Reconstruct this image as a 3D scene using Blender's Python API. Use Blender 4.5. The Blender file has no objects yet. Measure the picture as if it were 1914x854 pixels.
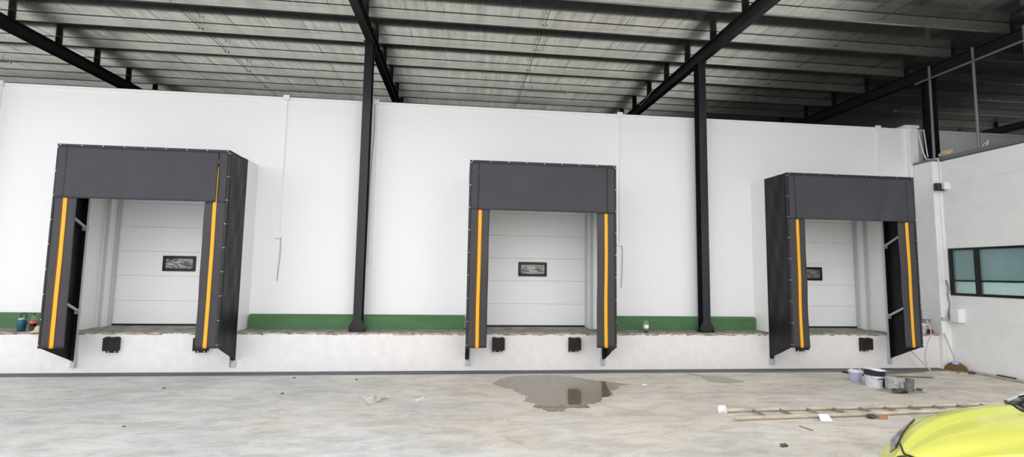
import bpy, bmesh, math, random
from mathutils import Vector, Matrix
random.seed(7)
SC = bpy.context.scene
COL = SC.collection
PI = math.pi

# ------------------------------------------------------------------ materials
MATS = {}
def mat(name, base, rough=0.5, metal=0.0, noise=None, bump=None, coat=0.0, trans=0.0, ior=1.45, alpha=1.0, stretch=(1, 1, 1), spec=0.5, rnoise=None):
    """noise = (scale, darkening amount[, second colour]); bump = (scale, strength)"""
    m = bpy.data.materials.new(name); m.use_nodes = True
    nt = m.node_tree; N = nt.nodes; L = nt.links
    b = N['Principled BSDF']
    b.inputs['Base Color'].default_value = (*base, 1)
    b.inputs['Roughness'].default_value = rough
    b.inputs['Metallic'].default_value = metal
    b.inputs['Coat Weight'].default_value = coat
    b.inputs['Transmission Weight'].default_value = trans
    b.inputs['IOR'].default_value = ior
    b.inputs['Alpha'].default_value = alpha
    b.inputs['Specular IOR Level'].default_value = spec
    if noise or bump or rnoise:
        tc = N.new('ShaderNodeTexCoord'); mp = N.new('ShaderNodeMapping')
        mp.inputs['Scale'].default_value = stretch
        geo = N.new('ShaderNodeNewGeometry')
        L.new(geo.outputs['Position'], mp.inputs['Vector'])
    if noise:
        t = N.new('ShaderNodeTexNoise'); t.inputs['Scale'].default_value = noise[0]
        t.inputs['Detail'].default_value = 6; t.inputs['Roughness'].default_value = 0.65
        L.new(mp.outputs[0], t.inputs['Vector'])
        r = N.new('ShaderNodeValToRGB')
        k = noise[1]
        c2 = noise[2] if len(noise) > 2 else tuple(c * (1 - k) for c in base)
        r.color_ramp.elements[0].position = 0.3; r.color_ramp.elements[0].color = (*c2, 1)
        r.color_ramp.elements[1].position = 0.62; r.color_ramp.elements[1].color = (*base, 1)
        L.new(t.outputs['Fac'], r.inputs['Fac']); L.new(r.outputs['Color'], b.inputs['Base Color'])
    if rnoise:
        t = N.new('ShaderNodeTexNoise'); t.inputs['Scale'].default_value = rnoise[0]; t.inputs['Detail'].default_value = 5
        L.new(mp.outputs[0], t.inputs['Vector'])
        q = N.new('ShaderNodeMapRange'); q.inputs[3].default_value = rough - rnoise[1]; q.inputs[4].default_value = rough + rnoise[1]
        L.new(t.outputs['Fac'], q.inputs[0]); L.new(q.outputs[0], b.inputs['Roughness'])
    if bump:
        t2 = N.new('ShaderNodeTexNoise'); t2.inputs['Scale'].default_value = bump[0]; t2.inputs['Detail'].default_value = 4
        L.new(mp.outputs[0], t2.inputs['Vector'])
        bp = N.new('ShaderNodeBump'); bp.inputs['Strength'].default_value = bump[1]; bp.inputs['Distance'].default_value = 0.01
        L.new(t2.outputs['Fac'], bp.inputs['Height']); L.new(bp.outputs[0], b.inputs['Normal'])
    MATS[name] = m
    return m

M_wall = mat('white_insulated_panel', (.9, .905, .915), .4)
M_trimw = mat('white_trim', (.9, .9, .9), .4)
M_face = mat('white_painted_concrete', (.87, .845, .835), .75, noise=(5.0, .05, (.80, .78, .77)), bump=(18, .15))
def specks(m, dark):
    nt = m.node_tree; N = nt.nodes; L = nt.links; b = N['Principled BSDF']
    src = b.inputs['Base Color'].links[0].from_socket
    g = N.new('ShaderNodeNewGeometry')
    t = N.new('ShaderNodeTexNoise'); t.inputs['Scale'].default_value = 9; t.inputs['Detail'].default_value = 5; t.inputs['Roughness'].default_value = .75
    L.new(g.outputs['Position'], t.inputs['Vector'])
    r = N.new('ShaderNodeValToRGB'); r.color_ramp.elements[0].position = .285; r.color_ramp.elements[1].position = .33
    r.color_ramp.elements[0].color = (*dark, 1); r.color_ramp.elements[1].color = (1, 1, 1, 1)
    L.new(t.outputs['Fac'], r.inputs['Fac'])
    x = N.new('ShaderNodeMix'); x.data_type = 'RGBA'; x.blend_type = 'MULTIPLY'; x.inputs[0].default_value = .8
    L.new(src, x.inputs[6]); L.new(r.outputs['Color'], x.inputs[7]); L.new(x.outputs[2], b.inputs['Base Color'])
specks(M_face, (.5, .48, .45))
M_plat = mat('grey_concrete_ledge', (.36, .335, .295), .85, noise=(4.0, .5, (.16, .15, .13)), bump=(25, .4))
M_lip = mat('chipped_concrete_lip', (.55, .5, .44), .85, noise=(7.0, .8, (.07, .055, .045)), bump=(30, .5), stretch=(.8, 1, 2))
M_plinth = mat('bare_concrete', (.46, .44, .41), .85, noise=(5.0, .3), bump=(25, .3))
M_green = mat('green_painted_kerb', (.078, .185, .072), .55, noise=(3.0, .25), stretch=(.4, 1, 2))
M_drain = mat('dark_grey_drain_strip', (.14, .14, .155), .8, noise=(6.0, .3))
M_office = mat('white_render', (.92, .925, .92), .7, noise=(3.0, .06), bump=(40, .15))
M_office2 = mat('pale_interior', (.7, .76, .76), .8)
M_black = mat('black_painted_steel', (.009, .009, .012), .33, noise=(6.0, .4, (.018, .018, .024)), stretch=(1, 1, .3), bump=(12, .1))
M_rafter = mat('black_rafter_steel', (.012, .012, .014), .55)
M_vinylf = mat('charcoal_vinyl_header', (.062, .061, .073), .62, noise=(1.6, .12), bump=(260, .12), spec=.35)
M_vinylc = mat('charcoal_vinyl_curtain', (.058, .053, .058), .48, noise=(2.0, .15), bump=(220, .1), spec=.4)
M_vinyls = mat('black_vinyl_side', (.011, .011, .0135), .45, spec=.3)
M_edge = mat('black_rubber_edge', (.018, .022, .021), .45)
M_yellow = mat('yellow_stripe', (.93, .46, .018), .4, noise=(3.0, .1))
M_amber = mat('dark_amber_stripe_edge', (.16, .045, .006), .5)
M_galv = mat('galvanised_steel', (.58, .59, .61), .45, .25, noise=(9.0, .12))
M_arm = mat('grey_painted_arm', (.55, .55, .58), .4, .2)
M_bolt = mat('zinc_bolt', (.75, .76, .75), .3, .8)
M_door = mat('pale_grey_door_panel', (.93, .94, .94), .42)
M_dframe = mat('grey_door_frame', (.6, .61, .61), .45, .2)
M_gasket = mat('black_door_gasket', (.01, .01, .011), .6)
M_wframe = mat('black_plastic_frame', (.01, .011, .011), .35)
M_rub = mat('black_rubber', (.017, .014, .013), .6, noise=(20, .3), bump=(30, .3))
M_plastic = mat('white_plastic', (.88, .885, .9), .45)
M_greyplastic = mat('pale_grey_plastic', (.52, .54, .58), .5)
M_cable = mat('grey_cable', (.28, .28, .29), .5)
M_cablew = mat('white_cable', (.8, .8, .78), .5)
M_pipe = mat('grey_pipe', (.22, .22, .23), .5, .3)
M_cop = mat('grey_metal_coping', (.2, .2, .205), .55, .3)
M_bamboo = mat('pale_bamboo', (.66, .59, .49), .6, noise=(6.0, .3, (.42, .36, .28)), stretch=(.5, 3, 3))
M_rung = mat('weathered_wood_rung', (.3, .26, .2), .75, noise=(8.0, .35))
M_wood = mat('brown_scrap_wood', (.25, .2, .14), .8, noise=(8.0, .5), stretch=(.5, 3, 3))
M_palewood = mat('pale_scrap_wood', (.5, .46, .38), .8, noise=(6.0, .3))
M_lav = mat('lavender_plastic', (.56, .54, .78), .45, noise=(9.0, .18))
M_pail = mat('white_pail_plastic', (.8, .8, .84), .45, noise=(7.0, .2))
M_navy = mat('dark_navy_print', (.018, .017, .035), .45)
M_greypail = mat('splashed_grey_plastic', (.62, .64, .66), .55, noise=(10.0, .7, (.2, .21, .22)))
M_dgrey = mat('dirty_grey_plastic', (.24, .245, .25), .65, noise=(14.0, .5, (.12, .12, .12)))
M_rag = mat('dark_rag', (.045, .035, .033), .9, noise=(14.0, .6, (.16, .14, .13)), bump=(30, .6))
M_card = mat('dirty_cardboard', (.42, .38, .31), .9, noise=(4.0, .35))
M_white = mat('bright_white', (.93, .93, .93), .6)
M_brick = mat('orange_brick', (.5, .26, .15), .85, noise=(12.0, .3))
M_straw = mat('brown_broom_straw', (.2, .12, .05), .85, noise=(30.0, .5), stretch=(4, 1, .6))
M_blue = mat('lavender_blue_collar', (.45, .5, .8), .5)
M_handle = mat('pale_broom_handle', (.55, .53, .42), .6)
M_stick = mat('pale_grey_rod', (.6, .59, .56), .6)
M_teal = mat('teal_tumbler', (.02, .1, .15), .35, .3)
M_lid = mat('pale_blue_lid', (.35, .5, .56), .4)
M_dark = mat('dark_plastic', (.02, .02, .022), .45)
M_cola = mat('dark_cola', (.012, .006, .005), .1)
M_red = mat('red_label', (.62, .02, .03), .45)
M_redrag = mat('dark_red_cloth', (.2, .015, .02), .8)
M_sponge = mat('cream_straw_hat', (.72, .58, .34), .85, noise=(12.0, .2), bump=(40, .4))
M_clear = mat('clear_plastic', (.9, .95, .93), .08, trans=.9, ior=1.25)
M_film = mat('clear_film', (.93, .94, .93), .22, trans=.55, ior=1.2)
M_leaf = mat('dry_leaf', (.09, .1, .04), .8)
M_glassup = None
M_lime = mat('lime_yellow_paint', (.66, .68, .12), .32, coat=.5)
M_carblk = mat('black_car_trim', (.012, .012, .013), .35)
M_carglass = mat('dark_car_glass', (.02, .021, .028), .06, spec=.8)
M_lamp = mat('smoked_headlight', (.36, .35, .37), .18, .5, coat=.5)
M_chrome = mat('chrome', (.7, .7, .72), .12, 1.0)
M_tyre = mat('tyre_rubber', (.015, .015, .015), .75)
M_tube = mat('dull_light_tube', (.5, .5, .47), .5)
M_sag = mat('dark_tie_rod', (.03, .03, .03), .6)

# wall panels: fine pressed ribs and a joint every metre (bump only)
def panel_bump(m):
    nt = m.node_tree; N = nt.nodes; L = nt.links; b = N['Principled BSDF']
    g = N.new('ShaderNodeNewGeometry'); s = N.new('ShaderNodeSeparateXYZ'); L.new(g.outputs['Position'], s.inputs[0])
    def math_(op, a, bb=None):
        q = N.new('ShaderNodeMath'); q.operation = op
        if hasattr(a, 'node'): L.new(a, q.inputs[0])
        else: q.inputs[0].default_value = a
        if bb is not None:
            if hasattr(bb, 'node'): L.new(bb, q.inputs[1])
            else: q.inputs[1].default_value = bb
        return q.outputs[0]
    x = s.outputs['X']
    fr = math_('ABSOLUTE', math_('SUBTRACT', math_('FRACT', math_('DIVIDE', x, .96)), .5))
    joint = math_('LESS_THAN', fr, .0045)
    rib = math_('MULTIPLY', math_('SINE', math_('MULTIPLY', x, 2 * PI / .06)), .05)
    h = math_('SUBTRACT', rib, joint)
    bp = N.new('ShaderNodeBump'); bp.inputs['Strength'].default_value = .35; bp.inputs['Distance'].default_value = .004
    L.new(h, bp.inputs['Height']); L.new(bp.outputs[0], b.inputs['Normal'])
panel_bump(M_wall)

# foil-faced roof sheet and galvanised purlins: mirror-like with rolled streaks
def streaky_metal(name, base, rough, dark, along_x, rgh_amp):
    m = bpy.data.materials.new(name); m.use_nodes = True
    nt = m.node_tree; N = nt.nodes; L = nt.links; b = N['Principled BSDF']
    g = N.new('ShaderNodeNewGeometry'); mp = N.new('ShaderNodeMapping')
    mp.inputs['Scale'].default_value = (.5, 14, 30) if along_x else (5, .4, 1)
    L.new(g.outputs['Position'], mp.inputs['Vector'])
    t = N.new('ShaderNodeTexNoise'); t.inputs['Scale'].default_value = 1.6; t.inputs['Detail'].default_value = 7; t.inputs['Roughness'].default_value = .7
    L.new(mp.outputs[0], t.inputs['Vector'])
    r = N.new('ShaderNodeValToRGB'); r.color_ramp.elements[0].position = .3; r.color_ramp.elements[1].position = .65
    r.color_ramp.elements[0].color = (*dark, 1); r.color_ramp.elements[1].color = (*base, 1)
    L.new(t.outputs['Fac'], r.inputs['Fac']); L.new(r.outputs['Color'], b.inputs['Base Color'])
    q = N.new('ShaderNodeMapRange'); q.inputs[3].default_value = rough + rgh_amp; q.inputs[4].default_value = rough - rgh_amp
    L.new(t.outputs['Fac'], q.inputs[0]); L.new(q.outputs[0], b.inputs['Roughness'])
    b.inputs['Metallic'].default_value = .92
    if along_x:
        bp = N.new('ShaderNodeBump'); bp.inputs['Strength'].default_value = .06; bp.inputs['Distance'].default_value = .01
        L.new(t.outputs['Fac'], bp.inputs['Height']); L.new(bp.outputs[0], b.inputs['Normal'])
    return m
M_sheet = streaky_metal('foil_roof_sheet', (.53, .52, .495), .155, (.33, .32, .305), False, .06)
M_purlin = streaky_metal('galvanised_purlin', (.97, .97, .92), .26, (.66, .66, .62), True, .05)

# yard concrete
def floor_mat():
    m = bpy.data.materials.new('yard_concrete'); m.use_nodes = True
    nt = m.node_tree; N = nt.nodes; L = nt.links; b = N['Principled BSDF']
    g = N.new('ShaderNodeNewGeometry')
    def noise(scale, st, rot, det=6, rg=.6, dist=0):
        mp = N.new('ShaderNodeMapping'); mp.inputs['Scale'].default_value = st; mp.inputs['Rotation'].default_value = (0, 0, rot)
        L.new(g.outputs['Position'], mp.inputs['Vector'])
        t = N.new('ShaderNodeTexNoise'); t.inputs['Scale'].default_value = scale; t.inputs['Detail'].default_value = det
        t.inputs['Roughness'].default_value = rg; t.inputs['Distortion'].default_value = dist
        L.new(mp.outputs[0], t.inputs['Vector']); return t.outputs['Fac']
    def ramp(f, p0, c0, p1, c1):
        r = N.new('ShaderNodeValToRGB'); e = r.color_ramp.elements
        e[0].position = p0; e[0].color = (*c0, 1); e[1].position = p1; e[1].color = (*c1, 1); L.new(f, r.inputs['Fac']); return r.outputs['Color']
    def mix(a, c, f, mode='MIX'):
        x = N.new('ShaderNodeMix'); x.data_type = 'RGBA'; x.blend_type = mode
        if hasattr(f, 'node'): L.new(f, x.inputs[0])
        else: x.inputs[0].default_value = f
        L.new(a, x.inputs[6]); L.new(c, x.inputs[7]); return x.outputs[2]
    sx = N.new('ShaderNodeSeparateXYZ'); L.new(g.outputs['Position'], sx.inputs[0])
    def mr(src, a, b_, c_, d_):
        q = N.new('ShaderNodeMapRange'); q.interpolation_type = 'SMOOTHSTEP'; q.inputs[1].default_value = a; q.inputs[2].default_value = b_; q.inputs[3].default_value = c_; q.inputs[4].default_value = d_
        L.new(src, q.inputs[0]); return q.outputs[0]
    def add_(a, b_):
        q = N.new('ShaderNodeMath'); q.operation = 'ADD'; L.new(a, q.inputs[0]); L.new(b_, q.inputs[1]); return q.outputs[0]
    dust = add_(add_(noise(.5, (1, 1, 1), 0, 4), mr(sx.outputs['X'], -5, 2, -.25, .12)), mr(sx.outputs['Y'], -6, -3.2, -.3, .06))
    warm = ramp(dust, .3, (.68, .685, .665), .62, (.755, .695, .615))   # cool grey to warm beige areas
    cloud = ramp(noise(.9, (.55, 1.3, 1), .35, 8, .62, .5), .34, (.74, .74, .735), .62, (1, 1, 1))
    c = mix(warm, cloud, .75, 'MULTIPLY')
    sweep = ramp(noise(2.6, (.7, 1.6, 1), .3, 10, .74, .8), .38, (.6, .6, .59), .56, (1, 1, 1))
    c = mix(c, sweep, .6, 'MULTIPLY')
    crack = ramp(noise(2.6, (.55, 1.7, 1), .35, 10, .76, 1.6), .30, (.3, .28, .26), .34, (1, 1, 1))
    c = mix(c, crack, .8, 'MULTIPLY')
    fine = ramp(noise(42, (1, 1, 1), 0, 5, .7), .3, (.82, .82, .82), .6, (1.04, 1.04, 1.04))
    c = mix(c, fine, .8, 'MULTIPLY')
    L.new(c, b.inputs['Base Color']); b.inputs['Roughness'].default_value = .82
    b.inputs['Specular IOR Level'].default_value = .3
    bp = N.new('ShaderNodeBump'); bp.inputs['Strength'].default_value = .25; bp.inputs['Distance'].default_value = .01
    L.new(noise(14, (1, 2, 1), .3, 8, .7), bp.inputs['Height']); L.new(bp.outputs[0], b.inputs['Normal'])
    return m
M_floor = floor_mat()
M_water = mat('puddle_water', (.225, .185, .12), .03, ior=1.45, spec=.6, noise=(6.0, .2))

def glass_mat(name, tint, transp, rough):
    m = bpy.data.materials.new(name); m.use_nodes = True
    nt = m.node_tree; N = nt.nodes; L = nt.links
    N.remove(N['Principled BSDF']); out = N['Material Output']
    t = N.new('ShaderNodeBsdfTransparent'); t.inputs[0].default_value = (*tint, 1)
    d = N.new('ShaderNodeBsdfDiffuse'); d.inputs[0].default_value = (*tint, 1)
    g = N.new('ShaderNodeBsdfGlossy'); g.inputs['Roughness'].default_value = rough; g.inputs[0].default_value = (.9, .95, .95, 1)
    a = N.new('ShaderNodeMixShader'); a.inputs[0].default_value = transp; L.new(d.outputs[0], a.inputs[1]); L.new(t.outputs[0], a.inputs[2])
    f = N.new('ShaderNodeFresnel'); f.inputs[0].default_value = 1.5
    c = N.new('ShaderNodeMixShader'); L.new(f.outputs[0], c.inputs[0]); L.new(a.outputs[0], c.inputs[1]); L.new(g.outputs[0], c.inputs[2])
    L.new(c.outputs[0], out.inputs[0]); return m
M_gup = glass_mat('teal_film_glass', (.36, .48, .49), .45, .03)
M_glow = glass_mat('clear_office_glass', (.62, .7, .69), .6, .03)

# ------------------------------------------------------------------ mesh builder
class MB:
    def __init__(s): s.v = []; s.f = []
    def add(s, vs, fs):
        o = len(s.v); s.v += [tuple(p) for p in vs]; s.f += [tuple(i + o for i in f) for f in fs]; return s
    def box(s, x0, x1, y0, y1, z0, z1):
        return s.add([(x0, y0, z0), (x1, y0, z0), (x1, y1, z0), (x0, y1, z0), (x0, y0, z1), (x1, y0, z1), (x1, y1, z1), (x0, y1, z1)],
                     [(0, 3, 2, 1), (4, 5, 6, 7), (0, 1, 5, 4), (1, 2, 6, 5), (2, 3, 7, 6), (3, 0, 4, 7)])
    def bar(s, p, q, w, h, up=(0, 0, 1)):
        p, q = Vector(p), Vector(q); d = (q - p).normalized(); u = Vector(up); r = d.cross(u)
        if r.length < 1e-4: r = d.cross(Vector((1, 0, 0)))
        r.normalize(); u = r.cross(d).normalized(); vs = []
        for c in (p, q):
            for a, b in ((-1, -1), (1, -1), (1, 1), (-1, 1)): vs.append(c + r * a * w / 2 + u * b * h / 2)
        return s.add(vs, [(0, 1, 2, 3), (4, 7, 6, 5), (0, 4, 5, 1), (1, 5, 6, 2), (2, 6, 7, 3), (3, 7, 4, 0)])
    def tube(s, pts, r, n=10, cap=True):
        pts = [Vector(p) for p in pts]; rs = r if isinstance(r, (list, tuple)) else [r] * len(pts); vs = []; fs = []
        ref = None
        for i, p in enumerate(pts):
            d = (pts[min(i + 1, len(pts) - 1)] - pts[max(i - 1, 0)]).normalized()
            if ref is None:
                ref = Vector((0, 0, 1)) if abs(d.z) < .9 else Vector((1, 0, 0))
            a = (ref - d * ref.dot(d)).normalized(); ref = a; b = d.cross(a)
            for k in range(n):
                t = 2 * PI * k / n; vs.append(p + (a * math.cos(t) + b * math.sin(t)) * rs[i])
        for i in range(len(pts) - 1):
            for k in range(n): fs.append((i * n + k, i * n + (k + 1) % n, (i + 1) * n + (k + 1) % n, (i + 1) * n + k))
        if cap: fs.append(tuple(range(n - 1, -1, -1))); fs.append(tuple((len(pts) - 1) * n + k for k in range(n)))
        return s.add(vs, fs)
    def lathe(s, prof, c, n=24, sx=1, sy=1):
        vs = []; fs = []; c = Vector(c)
        for r, z in prof:
            for k in range(n):
                t = 2 * PI * k / n; vs.append((c.x + r * sx * math.cos(t), c.y + r * sy * math.sin(t), c.z + z))
        for i in range(len(prof) - 1):
            for k in range(n): fs.append((i * n + k, i * n + (k + 1) % n, (i + 1) * n + (k + 1) % n, (i + 1) * n + k))
        if prof[0][0] > 1e-4: fs.append(tuple(range(n - 1, -1, -1)))
        if prof[-1][0] > 1e-4: fs.append(tuple((len(prof) - 1) * n + k for k in range(n)))
        return s.add(vs, fs)
    def grid(s, fn, nu, nv, flip=False):
        vs = [fn(i / nu, j / nv) for i in range(nu + 1) for j in range(nv + 1)]; fs = []
        for i in range(nu):
            for j in range(nv):
                a = i * (nv + 1) + j; f = (a, a + nv + 1, a + nv + 2, a + 1); fs.append(f[::-1] if flip else f)
        return s.add(vs, fs)
    def prism(s, poly, axis, a, b):
        """poly: 2D list; extruded along axis from a to b"""
        n = len(poly)
        def P(p, t):
            return (t, p[0], p[1]) if axis == 0 else (p[0], t, p[1]) if axis == 1 else (p[0], p[1], t)
        vs = [P(p, a) for p in poly] + [P(p, b) for p in poly]
        fs = [tuple(range(n)), tuple(range(2 * n - 1, n - 1, -1))] + [(i, (i + 1) % n, n + (i + 1) % n, n + i) for i in range(n)]
        return s.add(vs, fs)

WLOC = {}
def wloc(o): return WLOC.get(o.name, Vector((0, 0, 0)))
def tag(o, label=None, cat=None, group=None, kind=None):
    if label: o['label'] = label
    if cat: o['category'] = cat
    if group: o['group'] = group
    if kind: o['kind'] = kind
    return o
def empty(name, loc, label, cat, group=None, kind=None):
    o = bpy.data.objects.new(name, None); COL.objects.link(o); o.location = loc; o.empty_display_size = .1
    WLOC[o.name] = Vector(loc); return tag(o, label, cat, group, kind)
def build(name, mb, m, parent=None, bevel=0, smooth=False, solid=0, label=None, cat=None, group=None, kind=None, sub=0, angle=40):
    me = bpy.data.meshes.new(name)
    vs = [Vector(p) for p in mb.v]
    lo = Vector((min(p.x for p in vs), min(p.y for p in vs), min(p.z for p in vs)))
    hi = Vector((max(p.x for p in vs), max(p.y for p in vs), max(p.z for p in vs)))
    org = Vector(((lo.x + hi.x) / 2, (lo.y + hi.y) / 2, lo.z))
    me.from_pydata([p - org for p in vs], [], mb.f); me.update()
    bm = bmesh.new(); bm.from_mesh(me); bmesh.ops.recalc_face_normals(bm, faces=bm.faces)
    if solid: pass
    bm.to_mesh(me); bm.free()
    me.materials.append(m)
    o = bpy.data.objects.new(name, me); COL.objects.link(o)
    if parent is not None:
        o.parent = parent; o.location = org - wloc(parent)
    else: o.location = org
    WLOC[o.name] = org
    if solid:
        k = o.modifiers.new('thickness', 'SOLIDIFY'); k.thickness = solid; k.offset = 0
    if bevel:
        k = o.modifiers.new('edge', 'BEVEL'); k.width = bevel; k.segments = 2; k.limit_method = 'ANGLE'
    if sub:
        k = o.modifiers.new('smooth', 'SUBSURF'); k.levels = sub; k.render_levels = sub
    if smooth:
        for p in me.polygons: p.use_smooth = True
        me.set_sharp_from_angle(angle=math.radians(angle))
    return tag(o, label, cat, group, kind)
def copy_tree(o, off, parent=None):
    c = o.copy(); COL.objects.link(c)
    if parent is not None: c.parent = parent
    else: c.location = o.location + Vector(off)
    WLOC[c.name] = wloc(o) + Vector(off)
    for ch in o.children: copy_tree(ch, off, c)
    return c
def wave(x, seed, amp):
    r = random.Random(seed); return sum(amp / (k + 1) * math.sin(x * (1.7 * k + 1.3) * 2 + r.uniform(0, 6)) for k in range(4))

def pieces(name, centres, mk, m, parent, label=None):
    """one mesh, one object per centre (shared data)"""
    first = None
    for c in centres:
        if first is None:
            first = build(name, mk(c), m, parent, label=label); c0 = Vector(c)
        else:
            o = first.copy(); COL.objects.link(o); o.parent = parent
            o.location = first.location + (Vector(c) - c0); WLOC[o.name] = WLOC[first.name] + (Vector(c) - c0)
HD = .778                      # dock height
def pz(y): return HD + .08 * max(0, min(y, .95))
YW = .5                        # face of the white panel wall

# ------------------------------------------------------------------ setting
build('floor', MB().box(-40, 40, -45, 0, -.2, 0), M_floor, label='pale stained concrete yard floor in front of the dock', cat='floor', kind='structure')
mb = MB(); mb.prism([(.012, -.1), (.012, HD - .045), (.02, HD - .035), (.02, pz(.02) - .005), (.05, pz(.05)), (.95, pz(.95)), (11.39, pz(.95)), (11.39, -.1)], 0, -22, 11.3)
build('dock_platform', mb, M_plat, label='raised concrete dock ledge running below the three loading doors', cat='platform', kind='structure')
# painted face, rough top edge
mb = MB(); n = 900; xs = [-22 + 33.249 * i / n for i in range(n + 1)]
zs = [HD - .022 + random.uniform(-.012, .007) + .008 * math.sin(x * 3.1) for x in xs]
vs = []; fs = []
for x, z in zip(xs, zs): vs += [(x, 0, -.05), (x, 0, z), (x, .012, z), (x, .012, -.05)]
for i in range(n):
    a = 4 * i; fs += [(a, a + 4, a + 5, a + 1), (a + 1, a + 5, a + 6, a + 2)]
mb.add(vs, fs)
build('wall_dock', mb, M_face, label='white painted concrete face of the dock ledge', cat='wall', kind='structure')
mb = MB(); n = 420; vs = []; fs = []
xs = [-22 + 33.249 * i / n for i in range(n + 1)]
for x in xs:
    y = .004 + random.uniform(-.01, .006); z = pz(0) + .012 + random.uniform(-.012, .004)
    vs += [(x, y, HD - .04), (x, y, z - .012), (x, y + .016, z), (x, .12, pz(.12) + .003), (x, .12, HD - .04)]
for i in range(n):
    a = 5 * i; fs += [(a + k, a + 5 + k, a + 6 + k, a + 1 + k) for k in range(4)]
mb.add(vs, fs)
build('trim_1', mb, M_lip, label='chipped concrete lip along the front edge of the dock ledge', cat='edge', kind='structure')
build('trim_2', MB().box(-22, 11.16, -.3, -.001, -.01, .012), M_drain, label='dark grey strip along the foot of the dock face', cat='drain strip', kind='structure')

DOORS = [-5.945, 1.62, 8.51]; DW = 1.35; DT = 3.62
mb = MB(); x = -22
for c in DOORS:
    mb.box(x, c - DW, YW, YW + .17, HD - .1, 5.84); mb.box(c - DW, c + DW, YW, YW + .17, DT, 5.84); x = c + DW
mb.box(x, 17, YW, YW + .17, HD - .1, 5.84)
build('wall_back', mb, M_wall, label='white insulated panel wall above the dock ledge', cat='wall', kind='structure')
build('trim_3', MB().box(-22, 17, YW - .02, YW + .19, 5.80, 5.865), M_trimw, label='white metal capping along the top of the panel wall', cat='trim', kind='structure')
mb = MB().box(11.19, 11.43, .4, YW, .9, 5.86).box(11.06, 11.45, .36, YW + .22, 5.86, 5.93)
build('trim_4', mb, M_trimw, bevel=.008, label='white corner post of the panel wall beside the office', cat='trim', kind='structure')
# green kerbs with chamfered top
def kerb(name, x0, x1, lab, m=M_green, y=.4, z=1.12):
    mbk = MB().prism([(y, pz(y) - .02), (y, z - .04), (y + .05, z), (YW, z), (YW, pz(y) - .02)], 0, x0, x1)
    build(name, mbk, m, bevel=.006, label=lab, cat='kerb', kind='structure')
kerb('baseboard_left', -22, -7.46, 'green painted kerb left of the first loading door')
kerb('baseboard_middle', -4.385, .13, 'long green painted kerb between the first and second doors')
kerb('baseboard_centre', 3.20, 6.93, 'green painted kerb between the second and third doors')
kerb('baseboard_right', 10.05, 11.248, 'bare concrete kerb behind the third shelter by the office', M_plinth, .2, 1.13)

# ------------------------------------------------------------------ sectional doors
SEAM = [.872, 1.36, 1.887, 2.406, 2.93, 3.445, 3.75]
def door(i, c, wc, lab):
    d = empty('door_%d' % i, (c, .75, pz(.75)), lab, 'door', 'sectional loading doors', 'structure')
    for k in range(6):
        build('door_panel', MB().box(c - DW - .03, c + DW + .03, .75, .79, SEAM[k] + .0015, SEAM[k + 1] - .0015), M_door, d, bevel=.004)
    build('backing', MB().box(c - DW - .03, c + DW + .03, .792, .80, .85, 3.75), M_dframe, d)
    build('bottom_gasket', MB().box(c - DW - .03, c + DW + .03, .742, .795, pz(.75) - .003, SEAM[0]), M_gasket, d)
    x0, x1 = wc - .335, wc + .335; z0, z1 = 1.99, 2.32
    f = MB(); fw = .06
    f.box(x0, x1, .725, .755, z0, z0 + fw).box(x0, x1, .725, .755, z1 - fw, z1).box(x0, x0 + fw, .725, .755, z0 + fw, z1 - fw).box(x1 - fw, x1, .725, .755, z0 + fw, z1 - fw)
    w = build('window_frame', f, M_wframe, d, bevel=.012)
    # crinkled protective film pulled to the corners
    def film(u, v):
        X = x0 + fw + (x1 - x0 - 2 * fw) * u; Z = z0 + fw + (z1 - z0 - 2 * fw) * v
        a = 2 * u - 1; b = 2 * v - 1
        dep = .016 * (abs(abs(a) - abs(b)) ** .6) + .003 * math.sin(19 * a * b + 3 * i) + .003 * math.sin(9 * b + 4 * a)
        return (X, .748 - dep * (1 if abs(a) > abs(b) else .4), Z)
    build('window_pane', MB().grid(film, 36, 22), M_filmgrey, w, smooth=True, angle=180)
    # side guide rails and hold-down latch
    for s in (-1, 1):
        xx = c + s * DW
        r = build('guide_rail', MB().box(min(xx, xx - s * .05), max(xx, xx - s * .05), .672, .738, pz(.7) + .002, 3.62), M_dframe, d)
        build('door_frame', MB().box(min(xx + s * .004, xx + s * .075), max(xx + s * .004, xx + s * .075), YW - .018, YW - .001, pz(.5), 3.7), M_dframe, d, bevel=.003)
        build('latch', MB().box(xx + s * .028 - .02, xx + s * .028 + .02, YW - .034, YW - .019, 2.6, 2.72), M_galv, d, bevel=.003)
    return d
M_filmgrey = mat('crinkled_grey_film', (.34, .33, .31), .14, .35, noise=(5.0, .75, (.05, .05, .047)), spec=.7)
door(1, DOORS[0], -6.01, 'white sectional loading door inside the leftmost black dock shelter')
door(2, DOORS[1], 1.68, 'white sectional loading door inside the middle black dock shelter')
door(3, DOORS[2], 8.60, 'white sectional loading door inside the rightmost black dock shelter, beside the office')

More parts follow.
